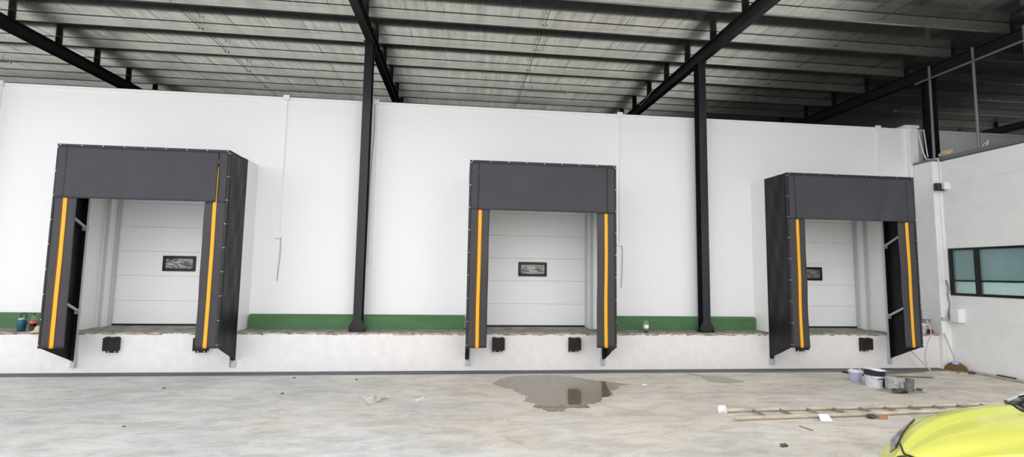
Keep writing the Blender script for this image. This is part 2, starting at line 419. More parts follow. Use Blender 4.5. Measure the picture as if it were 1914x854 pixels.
# ------------------------------------------------------------------ dock shelters
W = 3.02; YF = -.8; ZT = 4.32; ZF = .60; ZB = .25; ZH = 3.315
def shelter(x0, seed, lab, gap_r=.004, folds=0.0):
    x1 = x0 + W
    s = empty('dock_shelter', (x0 + W / 2, -.4, ZB), lab, 'dock shelter', 'black curtain dock shelters')
    # rubber edge profile around the front
    e = MB().box(x0, x1, YF - .012, YF + .03, ZT - .045, ZT)
    for a in (x0, x1 - .032): e.box(a, a + .032, YF - .012, YF + .03, ZF, ZT - .045)
    fr = build('edge_profile', e, M_edge, s, bevel=.003)
    fb_ = [(x0 + .05 + (W - .1) * k / 8, YF - .012, ZT - .022) for k in range(9)]
    for k in range(9):
        z = ZF + .06 + (ZT - ZF - .12) * k / 8; fb_ += [(x0 + .016, YF - .012, z), (x1 - .016, YF - .012, z)]
    pieces('bolt', fb_, lambda p: MB().tube([p, (p[0], p[1] - .006, p[2])], .0085, 8), M_bolt, fr, 'small zinc bolt')
    pieces('bolt', [(x1 if x0 < 3 else x0, YF + .02, ZF + .06 + (ZT - ZF - .12) * k / 8) for k in range(9)], lambda p: MB().tube([p, (p[0] + (.006 if x0 < 3 else -.006), p[1], p[2])], .0085, 8), M_bolt, fr, 'small zinc bolt')
    # header curtain in three flaps: slit either side
    sl, sr = x0 + .185, x1 - .185
    def head(xa, xb, sd, oy=0.0):
        def fn(u, v):
            x = xa + (xb - xa) * u; z = ZH + (ZT - .05 - ZH) * v
            hang = (1 - v)
            y = YF - .022 + oy * hang + hang * .012 * math.sin(x * 2.3 + sd) + .006 * math.sin(x * 6 + z * 3 + sd)
            if folds:
                t = x - (x0 + 2.15) - (z - 3.3) * .35
                y += folds * math.exp(-(t / .12) ** 2) * (.4 + hang) - folds * .8 * math.exp(-((t - .28) / .12) ** 2) * (.5 + hang)
            return (x, y, z)
        return fn
    h = MB(); h.grid(head(sl + .002, sr - gap_r, seed), 60, 18)
    h.grid(head(x0 + .03, sl - .003, seed, .006), 4, 14)
    if gap_r > .01:
        def rflap(u, v):
            g = .003 + .032 * math.exp(-((v - .45) / .16) ** 2)
            x = sr + g * .5 + (x1 - .03 - sr - g * .5) * u; z = ZH + (ZT - .05 - ZH) * v
            return (x, YF - .02 + .012 * (1 - v) * (1 - u), z)
        h.grid(rflap, 5, 24)
    else: h.grid(head(sr + .001, x1 - .03, seed, .003), 4, 14)
    build('header_curtain', h, M_vinylf, s, smooth=True, solid=.004, angle=180)
    # side curtains with stripe
    for k, (xa, sg) in enumerate(((x0 + .03, 1), (x1 - .03, -1))):
        top = ZH + .75
        def cur(u, v, xa=xa, sg=sg, k=k):
            wd = .375 + .004 * wave(v * 1.6, seed * 3 + k, 1.0)
            x = xa + sg * wd * u; z = ZF + (top - ZF) * v
            y = YF - .004 + u * u * (.02 + .012 * wave(v * 1.9, seed + 9 * k, 1.0)) + .002 * math.sin(z * 4 + seed)
            return (x, y, z)
        c = build('side_curtain', MB().grid(cur, 12, 60), M_vinylc, s, smooth=True, solid=.005, angle=180)
        def pt(off, dy, cur=cur, xa=xa, sg=sg):
            def fn(u, v):
                v2 = (ZH + (.68 if gap_r > .01 else -.002) - ZF) / (top - ZF) * v; uu = (off + .068 * u) / .375
                p = cur(uu, v2); w0 = .004 * math.sin(p[2] * 2.1 + seed)
                return (p[0] + w0, p[1] - dy, p[2])
            return fn
        build('reflective_stripe', MB().grid(pt(.155, .0065), 3, 60), M_yellow, c, smooth=True, solid=.003, label='yellow stripe')
        build('stripe_backing', MB().grid(lambda u, v, f=pt(.138, .0042): (lambda p: (p[0] + (u - .3) * .034, p[1], p[2]))(f(u, v)), 3, 60), M_amber, c, smooth=True, solid=.001, label='dark amber strip behind the yellow stripe')
    # black side fabric, hem slanting down to the post
    for k, xa in enumerate((x0 + .004, x1 - .004)):
        sg = -1 if k == 0 else 1
        def sf(u, v, xa=xa, sg=sg, k=k):
            y = YF + .03 + (-.03 - YF - .03) * u; zb = ZF + (ZB - ZF) * u; z = zb + (ZT - .004 - zb) * v
            env = math.sin(PI * u) ** .7
            d = env * (.009 * math.sin(6 * v + seed + k) + .006 * math.sin(15 * v + 9 * u + seed) + .0035 * math.sin(27 * v - 14 * u + 2 * seed) - .006)
            return (xa + sg * d, y, z)
        build('side_fabric', MB().grid(sf, 14, 90), M_vinyls, s, smooth=True, solid=.003, angle=180)
        # vertical leg hem wrapped round the post
    build('roof_fabric', MB().grid(lambda u, v: (x0 + W * u, YF + .03 + (-.0 - YF - .03) * v, ZT - .003 - .02 * math.sin(PI * v)), 12, 6), M_vinyls, s, smooth=True, solid=.003)
    for k, (xa, xb, sg) in enumerate(((x0, x0 + .1, 1), (x1 - .1, x1, -1))):
        inn = xb if sg == 1 else xa; out = xa if sg == 1 else xb
        p = MB().box(xa, xb, -.036, -.03, .115, ZT - .01)
        p.box(min(inn, inn - sg * .012), max(inn, inn - sg * .012), -.075, -.036, .115, ZT - .01)
        p.box(xa + .001, xb - .001, -.03, -.001, .13, .72)
        po = build('post', p, M_galv, s, bevel=.002)
        build('bolt', MB().tube([((xa + xb) / 2, -.036, .235), ((xa + xb) / 2, -.043, .235)], .012, 10), M_dark, po, label='dark bolt in the post foot')
        build('post_hem', MB().box(min(out, out + sg * .082), max(out, out + sg * .082), -.052, -.0365, ZB, ZT - .02), M_vinyls, s, bevel=.004)
        for za, zb2 in ((2.82, 3.17), (1.2, 1.55)):
            xc = out + sg * .085
            a = build('brace_arm', MB().bar((xc, -.07, za), (xc, YF + .06, zb2), .035, .045), M_arm, s, bevel=.004, label='pale grey brace arm')
            build('bracket', MB().box(xc - .045, xc + .045, -.115, -.053, za - .055, za + .05), M_arm, a, bevel=.006)
    # front inner frame tubes that the arms carry
    fb = MB()
    for xa in (x0 + .04, x1 - .08): fb.box(xa, xa + .04, YF + .035, YF + .06, ZF + .05, ZT - .08)
    fb.box(x0 + .08, x1 - .08, YF + .035, YF + .06, ZT - .12, ZT - .08)
    build('front_frame', fb, M_rafter, s)
    # white box panels between post and wall
    for xa, xb in ((x0 + .008, x0 + .03), (x1 - .03, x1 - .008)):
        mbp = MB().box(xa, xb, 0.002, YW - .003, pz(.5) + .003, ZT - .002)
        mbp.box(xa - (.0 if xa < x0 + 1 else .0), xb, -.028, .002, pz(.0) + .03, ZT - .002)
        build('side_panel', mbp, M_trimw, s, label='white side panel between shelter and wall')
    build('top_panel', MB().box(x0 + .032, x1 - .032, .002, YW - .003, ZT - .03, ZT - .002), M_trimw, s, label='white top panel between shelter and wall')
    return s
shelter(-7.43, 3, 'leftmost black dock shelter with yellow striped curtains, its right side showing', gap_r=.012)
shelter(.155, 8, 'middle black dock shelter with yellow striped curtains, seen straight on')
shelter(6.96, 15, 'rightmost black dock shelter with yellow striped curtains and creased header, beside the office', folds=.03)

# ------------------------------------------------------------------ rubber bumpers
def bumper(xc, zc, lab):
    b = empty('dock_bumper', (xc, -.06, zc - .15), lab, 'bumper', 'black rubber dock bumpers')
    m = MB(); n = 8
    for k in range(n): m.box(xc - .13, xc + .13, -.115 - (.004 if k % 2 else 0), -.012, zc - .125 + .25 * k / n + .001, zc - .125 + .25 * (k + 1) / n)
    build('rubber_block', m, M_rub, b, bevel=.003)
    p = MB().box(xc - .125, xc + .09, -.012, -.001, zc - .17, zc + .13).box(xc - .115, xc - .06, -.09, -.012, zc + .126, zc + .14).box(xc + .05, xc + .105, -.09, -.012, zc + .126, zc + .14)
    pl = build('mounting_plate', p, M_rafter, b)
    pieces('bolt', [(xc - .075, -.012, zc - .15), (xc + .045, -.012, zc - .15)], lambda p: MB().tube([p, (p[0], p[1] - .01, p[2])], .013, 10), M_bolt, pl)
for xc, lab in ((-6.70, 'black rubber bumper on the dock face below the leftmost door'), (-5.06, 'black rubber bumper half hidden below the right curtain of the leftmost shelter'),
                (.85, 'black rubber bumper at the left below the middle door'), (2.49, 'black rubber bumper at the right below the middle door'),
                (7.74, 'black rubber bumper half hidden below the left curtain of the rightmost shelter'), (9.31, 'black rubber bumper on the dock face below the rightmost door')):
    bumper(xc, .565, lab)

# ------------------------------------------------------------------ columns and roof
RS = .0204
def rz(y): return 7.12 + RS * y
RD = .28
def column(xc, z0, lab, y0=.14, base=True):
    c = empty('steel_column', (xc, y0 + .125, z0), lab, 'column', 'black steel columns', 'thing')
    m = MB(); w = .085; zt = rz(y0) - .022
    m.box(xc - w, xc + w, y0, y0 + .012, z0 + .015, zt).box(xc - w, xc + w, y0 + .238, y0 + .25, z0 + .015, zt).box(xc - .005, xc + .005, y0 + .012, y0 + .238, z0 + .015, zt)
    build('shaft', m, M_black, c)
    build('cap_plate', MB().box(xc - .11, xc + .11, y0 - .03, y0 + .28, zt, zt + .018), M_black, c, bevel=.003)
    if base:
        build('base_plate', MB().box(xc - .17, xc + .17, y0 - .045, y0 + .25, z0, z0 + .016), M_black, c, bevel=.003)
        for s in (-1, 1):
            build('gusset', MB().prism([(xc + s * w, z0 + .016), (xc + s * .165, z0 + .016), (xc + s * .165, z0 + .1), (xc + s * w, z0 + .24)], 1, y0, y0 + .012), M_black, c)
        pieces('anchor_bolt', [(xc - .135, y0 - .025, z0 + .016), (xc + .135, y0 - .025, z0 + .016)], lambda p: MB().tube([p, (p[0], p[1], p[2] + .04)], .014, 8), M_black, c)
column(-9.9, pz(.3) - .003, 'black steel column at the far left of the dock ledge')
column(-2.115, pz(.3) - .003, 'black steel column left of the middle dock shelter')
column(5.595, pz(.3) - .003, 'black steel column between the middle and rightmost shelters')
column(19.0, 4.935, 'dark steel column far right above the office roof', .16, False)
column(11.68, 4.935, 'dark steel column rising above the office roof behind the pipe railing', .16, False)

PY = [-4.14 + 1.25 * k for k in range(13)]
PNAME = ['at the open eave', 'second from the open eave', 'third from the open eave', 'fourth from the open eave, just before the shelters', 'fifth from the open eave, above the panel wall',
         'first behind the panel wall', 'second behind the panel wall', 'third behind the panel wall', 'fourth behind the panel wall', 'fifth behind the panel wall', 'sixth behind the panel wall', 'seventh behind the panel wall', 'last one far behind the panel wall']
def rafter(xc, lab):
    r = empty('roof_rafter', (xc, 0, rz(-4.5)), lab, 'rafter', 'black roof rafters', 'thing')
    ya, yb = -4.5, 11.2; w = .075
    def sl(x0, x1, d0, d1, m): m.add([(x0, ya, rz(ya) + d0), (x1, ya, rz(ya) + d0), (x1, yb, rz(yb) + d0), (x0, yb, rz(yb) + d0), (x0, ya, rz(ya) + d1), (x1, ya, rz(ya) + d1), (x1, yb, rz(yb) + d1), (x0, yb, rz(yb) + d1)],
                                   [(0, 3, 2, 1), (4, 5, 6, 7), (0, 1, 5, 4), (1, 2, 6, 5), (2, 3, 7, 6), (3, 0, 4, 7)])
    m = MB(); sl(xc - w, xc + w, 0, .012, m); sl(xc - w, xc + w, RD - .012, RD, m); sl(xc - .005, xc + .005, .012, RD - .012, m)
    build('beam', m, M_rafter, r)
    for y in PY:
        z = rz(y) + RD
        k = build('cleat', MB().box(xc - .075, xc + .075, y - .014, y - .006, z, z + .2).box(xc - .004, xc + .004, y - .09, y - .014, z, z + .18), M_rafter, r)
for xc, lab in ((-9.9, 'black roof rafter above the leftmost dock shelter'), (-2.115, 'black roof rafter on the column left of the middle shelter'),
                (5.595, 'black roof rafter on the column right of the middle shelter'), (11.68, 'dark roof rafter running above the office roof railing'), (19.0, 'dark roof rafter at the far right above the office')):
    rafter(xc, lab)
for y, nm in zip(PY, PNAME):
    z = rz(y) + RD + .003; z2 = z + .2
    prof = [(y - .003, z), (y + .062, z), (y + .062, z + .018), (y + .058, z + .018), (y + .058, z + .004), (y + .001, z + .004), (y + .001, z2 - .004), (y - .058, z2 - .004), (y - .058, z2), (y - .003, z2)]
    prof = [(y, z), (y + .062, z), (y + .062, z + .018), (y + .058, z + .018), (y + .058, z + .004), (y + .004, z + .004), (y + .004, z2 - .004), (y + .06, z2 - .004), (y + .06, z2), (y, z2)]
    p = build('roof_purlin', MB().prism(prof, 0, -22, 24), M_purlin, label='galvanised steel roof purlin, ' + nm, cat='purlin', group='galvanised roof purlins', kind='thing')
    pieces('bolt', [(xs + d, y, z + .075) for xs in (-6.0, 1.72, 8.6) for d in (-.045, .045)], lambda q: MB().tube([q, (q[0], q[1] - .012, q[2])], .014, 8), M_sag, p)
# ceiling sheet with seams
mb = MB(); ya, yb = -4.6, 11.4
def zc(y): return rz(y) + RD + .215
def slab(x0, x1, d0, d1): mb.add([(x0, ya, zc(ya) + d0), (x1, ya, zc(ya) + d0), (x1, yb, zc(yb) + d0), (x0, yb, zc(yb) + d0), (x0, ya, zc(ya) + d1), (x1, ya, zc(ya) + d1), (x1, yb, zc(yb) + d1), (x0, yb, zc(yb) + d1)],
                                [(0, 3, 2, 1), (4, 5, 6, 7), (0, 1, 5, 4), (1, 2, 6, 5), (2, 3, 7, 6), (3, 0, 4, 7)])
x = -22.07
while x < 24:
    slab(x + .006, x + .794, 0, .03); x += .8
slab(-22.2, 24.2, .02, .06)
build('ceiling', mb, M_sheet, label='silver foil-faced roof sheeting above the whole loading bay', cat='ceiling', kind='structure')
for xs, lab in ((-6.0, 'thin tie rod across the purlins above the leftmost shelter'), (1.72, 'thin tie rod across the purlins above the middle shelter'), (8.6, 'thin tie rod across the purlins above the rightmost shelter')):
    tr_ = empty('tie_rod', (xs, 0, rz(0) + RD + .08), lab, 'tie rod', 'roof tie rods')
    for ya_, yb_ in zip(PY, PY[1:]):
        build('rod_segment', MB().tube([(xs, ya_ + .066, rz(ya_) + RD + .085), (xs, yb_ - .014, rz(yb_) + RD + .085)], .007, 6), M_sag, tr_)
# enclosing shell of the shed behind the white wall
build('roof_store', MB().box(-22, 17, YW + .175, 11.39, 5.6, 5.7), M_drain, label='dusty top of the cold store behind the panel wall', cat='roof', kind='structure')
build('wall_rear', MB().box(-22.2, 24.2, 11.4, 11.6, 0, 8), M_rafter, label='dark cladding far behind the panel wall', cat='wall', kind='structure')
build('wall_left', MB().box(-22.4, -22.2, .7, 11.6, 0, 8), M_rafter, label='dark shed cladding far beyond the left edge', cat='wall', kind='structure')
build('wall_side', MB().box(24.2, 24.4, -12, 11.6, 0, 8), M_rafter, label='dark shed cladding far to the right above the office', cat='wall', kind='structure')

# light battens
def batten(x0, x1, lab):
    y = 3.2; z = rz(y) + RD - .115
    t = empty('tube_light', ((x0 + x1) / 2, y, z), lab, 'light', 'unlit tube lights under the purlins')
    build('housing', MB().box(x0, x1, y - .03, y + .03, z + .03, z + .06), M_cable, t, bevel=.004)
    build('tube', MB().tube([(x0 + .03, y, z + .012), (x1 - .03, y, z + .012)], .014, 10), M_tube, t, smooth=True)
    for xx in (x0, x1 - .03): build('end_cap', MB().box(xx, xx + .03, y - .025, y + .025, z - .008, z + .031), M_white, t)
    for xx in (x0 + .2, x1 - .2): build('hanger', MB().tube([(xx, y, z + .06), (xx, y, rz(y) + RD + .09)], .004, 6), M_sag, t)
batten(1.77, 3.03, 'unlit tube light hanging under the roof above the middle shelter')
batten(-13.1, -11.85, 'unlit tube light hanging under the roof at the far left')
batten(13.6, 14.85, 'unlit tube light hanging in the dark roof above the office')
xr = 5.595 - .09
build('hanging_wire', MB().tube([(xr + .0, 3.0, rz(3) + .28), (xr - .02, 3.2, rz(3.2) + .2), (xr - .02, 3.75, rz(3.7) + .13), (xr - .02, 3.95, rz(4) + .24)], .011, 6), M_white, label='thin white wire clipped to the rafter right of the middle shelter', cat='wire')

# ------------------------------------------------------------------ conduits on the wall
def conduit(x, zb, lab, box=True, cable=None, w=.036, wire=False, top=True):
    c = empty('wall_conduit', (x, YW - .03, zb), lab, 'conduit', 'white conduits on the panel wall')
    build('duct', MB().box(x - w / 2, x + w / 2, YW - .024, YW - .001, zb, 5.79), M_plastic, c, bevel=.002)
    if top: build('top_box', MB().box(x - .065, x + .065, YW - .07, YW - .021, 5.79, 5.9), M_plastic, c, bevel=.004)
    if box:
        bx = build('junction_box', MB().box(x - .085 + box * 0, x + .055, YW - .05, YW - .001, zb - .052, zb + .004), M_plastic, c, bevel=.006)
    if cable: build('cable', MB().tube(cable, .0065, 8), M_cable, c, smooth=True)
    return c
def cab(x, z0, z1, d): return [(x, YW - .03, z0), (x + .004, YW - .035, z0 - .25), (x + .002, YW - .035, (z0 + z1) / 2), (x - d * .6, YW - .03, z1 + .25), (x - d, YW - .02, z1)]
conduit(-3.895, 2.78, 'white wall conduit right of the leftmost shelter with a junction box and dangling cable', cable=cab(-3.855, 2.73, 1.82, .03))
conduit(3.69, 2.78, 'white wall conduit just right of the middle shelter with a junction box and dangling cable', cable=cab(3.735, 2.73, 1.76, .02))
conduit(-1.96, 2.2, 'broad white wall conduit beside the left black column with a loose dark wire', box=False, w=.1, cable=[(-1.99, YW - .03, 5.8), (-1.975, YW - .04, 5.2), (-2.0, YW - .035, 4.7), (-2.03, YW - .035, 4.1), (-2.04, YW - .03, 3.4), (-2.05, YW - .03, 2.2)])
conduit(10.39, 4.0, 'white wall conduit running down behind the rightmost shelter', box=False)
conduit(-9.62, 3.2, 'white wall conduit at the far left above the kerb', box=False)
build('hanging_wire', MB().tube([(-2.2, .47, 2.28), (-2.24, .46, 2.24), (-2.255, .46, 2.17), (-2.24, .46, 2.1), (-2.2, .47, 2.06)], .006, 6), M_cable, label='small loop of wire sticking out left of the left black column', cat='wire')
build('hanging_wire', MB().tube([(5.7, .47, 1.98), (5.755, .46, 1.99), (5.775, .46, 1.94), (5.74, .46, 1.88)], .006, 6), M_cable, label='small loop of wire sticking out right of the right black column', cat='wire')

# ------------------------------------------------------------------ office wall at the right
XR = 11.495; WY0, WY1, WZ0, WZ1 = -2.75, -.12, 1.70, 2.80; OT = 4.9
mb = MB().box(XR, XR + .2, WY1, YW - .003, 0, OT).box(XR, XR + .2, -14, WY0, 0, OT).box(XR, XR + .2, WY0, WY1, 0, WZ0).box(XR, XR + .2, WY0, WY1, WZ1, 4.335).box(XR, XR + .2, WY0, WY1, 4.35, OT)
mb.box(XR + .012, XR + .2, WY0, WY1, 4.335, 4.35)
build('wall_right', mb, M_office, label='white rendered side wall of the office', cat='wall', kind='structure')
mb = MB().box(XR + .02, XR + 9, -14, YW - .01, OT + .002, OT + .03)
build('roof_slab', mb, M_cop, label='flat office roof behind the pipe railing', cat='roof', kind='structure')
mb = MB().box(XR - .012, XR + .08, -14, YW - .01, OT + .031, OT + .055).box(11.24, XR - .013, -.085, .395, OT + .001, OT + .05).box(XR - .008, XR + .075, -14, YW - .01, OT + .056, OT + .12)
build('trim_5', mb, M_cop, label='grey metal coping along the top of the office wall', cat='coping', kind='structure')
build('trim_6', MB().box(11.25, XR - .001, -.075, -.003, 0, HD + .02).box(11.25, XR - .001, -.075, .199, HD + .02, 1.14).box(11.25, XR - .001, -.075, .39, 1.14, OT), M_office, label='white pilaster in the corner between the dock and the office wall', cat='pilaster', kind='structure')
build('cable_duct', MB().box(11.40, 11.45, -.1, -.076, 2.06, 4.15), M_plastic, bevel=.004, label='white cable duct running down the corner chase below the floodlight', cat='duct')
# unseen block added beyond the terrace to shade the roof above the office
build('wall_shade_block', MB().box(XR + .03, 24, -14, -4.62, 5.03, 9.5), M_rafter, label='unseen dark block added beyond the terrace to shade the roof', cat='wall', kind='structure')
# window
wn = empty('window_1', (XR + .05, (WY0 + WY1) / 2, WZ0), 'black framed office window with teal glass in the right wall', 'window', None, 'structure')
f = MB(); fx0, fx1 = XR - .012, XR + .09
f.box(fx0, fx1, WY0 + .001, WY1 - .001, WZ0 + .001, WZ0 + .06).box(fx0, fx1, WY0 + .001, WY1 - .001, WZ1 - .05, WZ1 - .001)
f.box(fx0, fx1, WY1 - .07, WY1 - .001, WZ0 + .06, WZ1 - .05).box(fx0, fx1, WY0 + .001, WY0 + .07, WZ0 + .06, WZ1 - .05)
build('window_frame', f, M_wframe, wn, bevel=.003)
mull = [-.735, -1.74]
for my in mull: build('mullion', MB().box(fx0, fx1, my - .045, my + .045, WZ0 + .06, WZ1 - .05), M_wframe, wn, bevel=.003)
edges = [(WY1 - .07, mull[0] + .045), (mull[0] - .045, mull[1] + .045), (mull[1] - .045, WY0 + .07)]
TZ = 2.045
for a, b in edges:
    build('transom', MB().box(fx0, fx1, b, a, TZ - .02, TZ + .02), M_wframe, wn)
    build('window_pane', MB().box(XR + .04, XR + .046, b, a, TZ + .02, WZ1 - .05), M_gup, wn, label='teal upper pane')
    build('window_pane', MB().box(XR + .04, XR + .046, b, a, WZ0 + .06, TZ - .02), M_glow, wn, label='clear lower pane')
# office interior
mb = MB().box(XR + .2, XR + 4.2, -5, -4.9, .1, 3.2).box(XR + 4.1, XR + 4.2, -4.9, YW - .2, .1, 3.2).box(XR + .2, XR + 4.1, .2, .3, .1, 3.2).box(XR + .2, XR + 4.1, -4.9, .2, 3.1, 3.2).box(XR + .2, XR + 4.1, -4.9, .2, .05, .15)
build('wall_office', mb, M_office2, label='pale walls of the office room behind the window', cat='wall', kind='structure')
ch = empty('office_chair', (XR + .75, -1.5, .15), 'dark office chair whose curved back shows through the lower pane', 'chair')
def cb(u, v):
    a = 2 * u - 1; z = 1.02 + (.82 + .0) * v; w = .26 * math.sqrt(max(0.02, 1 - (max(0, v - .55) / .45) ** 2 * .98))
    return (XR + .62 + .06 * a * a * -1 - .05 * math.sin(PI * v), -1.37 + a * w, z)
build('backrest', MB().grid(cb, 14, 16), M_dark, ch, smooth=True, solid=.05)
build('seat', MB().lathe([(0, .95), (.25, .95), (.26, .99), (.24, 1.03), (0, 1.04)], (XR + .85, -1.37, -.15), 20), M_dark, ch, smooth=True)
build('pedestal', MB().tube([(XR + .85, -1.37, .2), (XR + .85, -1.37, .82)], .03, 10), M_dark, ch)
sb = MB()
for k in range(5):
    t = 2 * PI * k / 5; sb.bar((XR + .85, -1.37, .23), (XR + .85 + .3 * math.cos(t), -1.37 + .3 * math.sin(t), .19), .05, .04)
build('star_base', sb, M_dark, ch)

# roof-terrace pipe railing
rl = empty('pipe_railing', (XR + .03, -.8, OT + .12), 'tall grey pipe railing on top of the office wall', 'railing')
for y in (.1, -.93, -1.95, -2.98): build('post', MB().tube([(XR + .033, y, OT + .121), (XR + .033, y - .005, 7.08 + (.28 if y > -3 else 0))], .03, 10), M_pipe, rl, smooth=True)
build('rail', MB().tube([(XR - .02, .43, 7.03), (XR - .02, -4.2, 7.01)], .026, 10), M_pipe, rl, smooth=True)
# rumpled sack on coping
def blob(c, r, seed, n=14, m=10, amp=.25):
    def fn(u, v):
        t = 2 * PI * u; p = PI * v
        k = 1 + amp * (math.sin(3 * t + seed) * math.sin(2 * p) + .6 * math.sin(5 * t + 4 * p + seed * 2) * math.sin(p))
        return (c[0] + r[0] * k * math.sin(p) * math.cos(t), c[1] + r[1] * k * math.sin(p) * math.sin(t), max(c[2], c[2] + r[2] * (1 - math.cos(p) * k) * .5 * 2 - .0) if v > .01 else c[2] + 0)
    return MB().grid(fn, n, m)
build('cloth_bundle', blob((XR + .06, -.16, OT + .122), (.05, .17, .07), 2, 20, 12), M_sponge, smooth=True, label='crumpled cream cloth lying on the office coping by the railing post', cat='cloth')
build('cable_end', MB().tube([(XR + .05, -.98, OT + .13), (XR + .03, -1.02, OT + .17), (XR + .03, -1.08, OT + .2), (XR + .03, -1.1, OT + .14), (XR + .03, -1.13, OT + .25)], .011, 6), M_cablew, smooth=True, label='curled white cable end on the coping past the second railing post', cat='cable')
# white cables from corner post to the floodlight
build('power_cable', MB().tube([(11.46, .42, 5.8), (11.45, .36, 5.5), (11.43, .28, 5.2), (11.39, .18, 5.02), (11.38, .04, 4.98), (11.41, -.09, 4.97), (11.43, -.105, 4.8), (11.43, -.098, 4.36)], .016, 8), M_cablew, smooth=True, label='white cable sagging from the corner post to the floodlight', cat='cable')
build('power_cable', MB().tube([(11.48, .44, 5.82), (11.5, .3, 5.8), (11.48, .25, 5.4), (11.45, .2, 5.15), (11.42, .16, 5.07)], .012, 8), M_cablew, smooth=True, label='shorter white cable looping beside the corner post', cat='cable')
fl = empty('flood_light', (11.34, -.16, 4.17), 'black floodlight on the office wall above the window corner', 'floodlight')
hd = build('lamp_head', MB().box(11.2, 11.42, -.20, -.14, 4.17, 4.35), M_wframe, fl, bevel=.01)
build('lens', MB().box(11.22, 11.40, -.206, -.2, 4.19, 4.33), M_carglass, hd)
build('wall_mount', MB().box(11.34, XR - .001, -.26, -.13, 4.2, 4.36), M_plastic, fl, bevel=.004, label='white mounting box')
bx = empty('switch_box', (11.42, -.32, 1.09), 'white electrical box on the office wall below the window', 'electrical box')
build('case', MB().box(11.335, XR - .001, -.41, -.22, 1.09, 1.395), M_plastic, bx, bevel=.008)
build('cover', MB().box(11.325, 11.335, -.405, -.225, 1.1, 1.385), M_white, bx, bevel=.004)
tr = empty('cable_trunking', (11.2, .15, 1.13), 'grey cable trunking along the concrete kerb right of the rightmost shelter', 'trunking')
build('duct', MB().box(10.7, 11.245, .13, .199, 1.115, 1.175), M_greyplastic, tr, bevel=.004)
build('end_box', MB().box(10.9, 11.08, .05, .129, 1.13, 1.33), M_greyplastic, tr, bevel=.005)
build('link_duct', MB().box(11.25, XR - .001, -.11, -.077, 1.11, 1.18), M_greyplastic, tr, bevel=.004)
build('link_pipe', MB().tube([(XR - .03, -.11, 1.15), (XR - .03, -.22, 1.15)], .012, 8), M_greyplastic, tr)
build('loose_cable', MB().tube([(11.42, -.1, 2.05), (11.44, -.13, 1.85), (11.41, -.12, 1.7), (11.44, -.13, 1.5), (11.42, -.11, 1.3), (11.42, -.1, 1.19)], .014, 8), M_cable, smooth=True, label='tangled grey cable hanging in the corner above the trunking', cat='cable')
build('drop_cable', MB().tube([(11.06, .12, 1.11), (11.05, .02, .95), (11.02, -.03, .75), (10.93, -.03, .6), (10.86, -.03, .4), (10.84, -.03, .2), (10.88, -.04, .02)], .01, 8), M_cablew, smooth=True, label='thin white cable hanging down the dock face beside the rightmost shelter', cat='cable')
tb = empty('paint_tub', (10.9, .1, pz(.1)), 'small white tub on the ledge behind the right curtain of the rightmost shelter', 'tub')
build('tub', MB().lathe([(.085, .004), (.1, .2), (.104, .2), (.104, .225), (.095, .225), (.09, .19), (0, .19)], (10.9, .1, pz(.1)), 20), M_greypail, tb, smooth=True)
build('rim', MB().lathe([(.104, .205), (.112, .21), (.112, .232), (.1, .235), (.1, .205)], (10.9, .1, pz(.1)), 20), M_white, tb, smooth=True)
build('rag', blob((11.13, .1, pz(.1)), (.06, .05, .05), 5), M_redrag, smooth=True, label='dark red rag on the ledge below the trunking', cat='rag')

# ------------------------------------------------------------------ things on the dock ledge
def on(x, y): return (x, y, pz(y) + .003)
p = on(-8.47, .12)
t = empty('tumbler', p, 'teal tumbler with a loop handle on the ledge at the far left', 'tumbler')
build('cup', MB().lathe([(.052, 0), (.058, .01), (.072, .12), (.074, .18), (.06, .225), (0, .225)], p, 24), M_teal, t, smooth=True)
build('cap', MB().lathe([(.06, .225), (.056, .235), (.05, .255), (0, .258)], p, 24), M_lid, t, smooth=True)
build('handle', MB().tube([(p[0] - .035, p[1], p[2] + .25), (p[0] - .03, p[1], p[2] + .3), (p[0] - .0, p[1], p[2] + .345), (p[0] + .04, p[1], p[2] + .345), (p[0] + .075, p[1], p[2] + .315), (p[0] + .072, p[1], p[2] + .27), (p[0] + .05, p[1], p[2] + .24)], .011, 10), M_dark, t, smooth=True)
p = on(-8.28, .14)
t = empty('cola_bottle', p, 'half full cola bottle with red label beside the teal tumbler', 'bottle')
build('bottle_body', MB().lathe([(.04, 0), (.05, .012), (.049, .06), (.045, .1), (.052, .15), (.052, .2), (.044, .24), (.022, .285), (.014, .3), (.014, .32), (0, .32)], p, 24), M_clear, t, smooth=True)
build('cola', MB().lathe([(.041, -.0005), (.0508, .0115), (.0498, .06), (.0458, .1), (.0525, .146), (.03, .147), (0, .147)], p, 24), M_cola, t, smooth=True)
build('bottle_cap', MB().lathe([(.017, .31), (.018, .335), (.015, .34), (0, .34)], p, 16), M_dark, t, smooth=True)
lb = build('label', MB().lathe([(.0528, .145), (.054, .15), (.054, .198), (.0528, .203)], p, 28), M_red, t, smooth=True)
fc = bpy.data.curves.new('lettering', 'FONT'); fc.body = 'Coca-Cola'; fc.size = .034; fc.align_x = 'CENTER'; fc.extrude = .0004; fc.shear = .25
fo = bpy.data.objects.new('tmp_text', fc); COL.objects.link(fo); bpy.context.view_layer.update()
tm = fo.to_mesh(); m_ = MB()
ang0 = math.atan2(-10.5, 8.3)
m_.add([(p[0] + (.0545 + v.co.z) * math.cos(ang0 + v.co.x / .0545), p[1] + (.0545 + v.co.z) * math.sin(ang0 + v.co.x / .0545), p[2] + .163 + v.co.y) for v in tm.vertices], [tuple(f.vertices) for f in tm.polygons])
fo.to_mesh_clear(); bpy.data.objects.remove(fo); bpy.data.curves.remove(fc)
build('lettering', m_, M_white, lb)
p = on(-8.135, .12) if False else (-8.06, .03, pz(.03) + .012)
h = empty('straw_hat', p, 'cream straw hat lying on the ledge, half behind the leftmost shelter', 'hat')
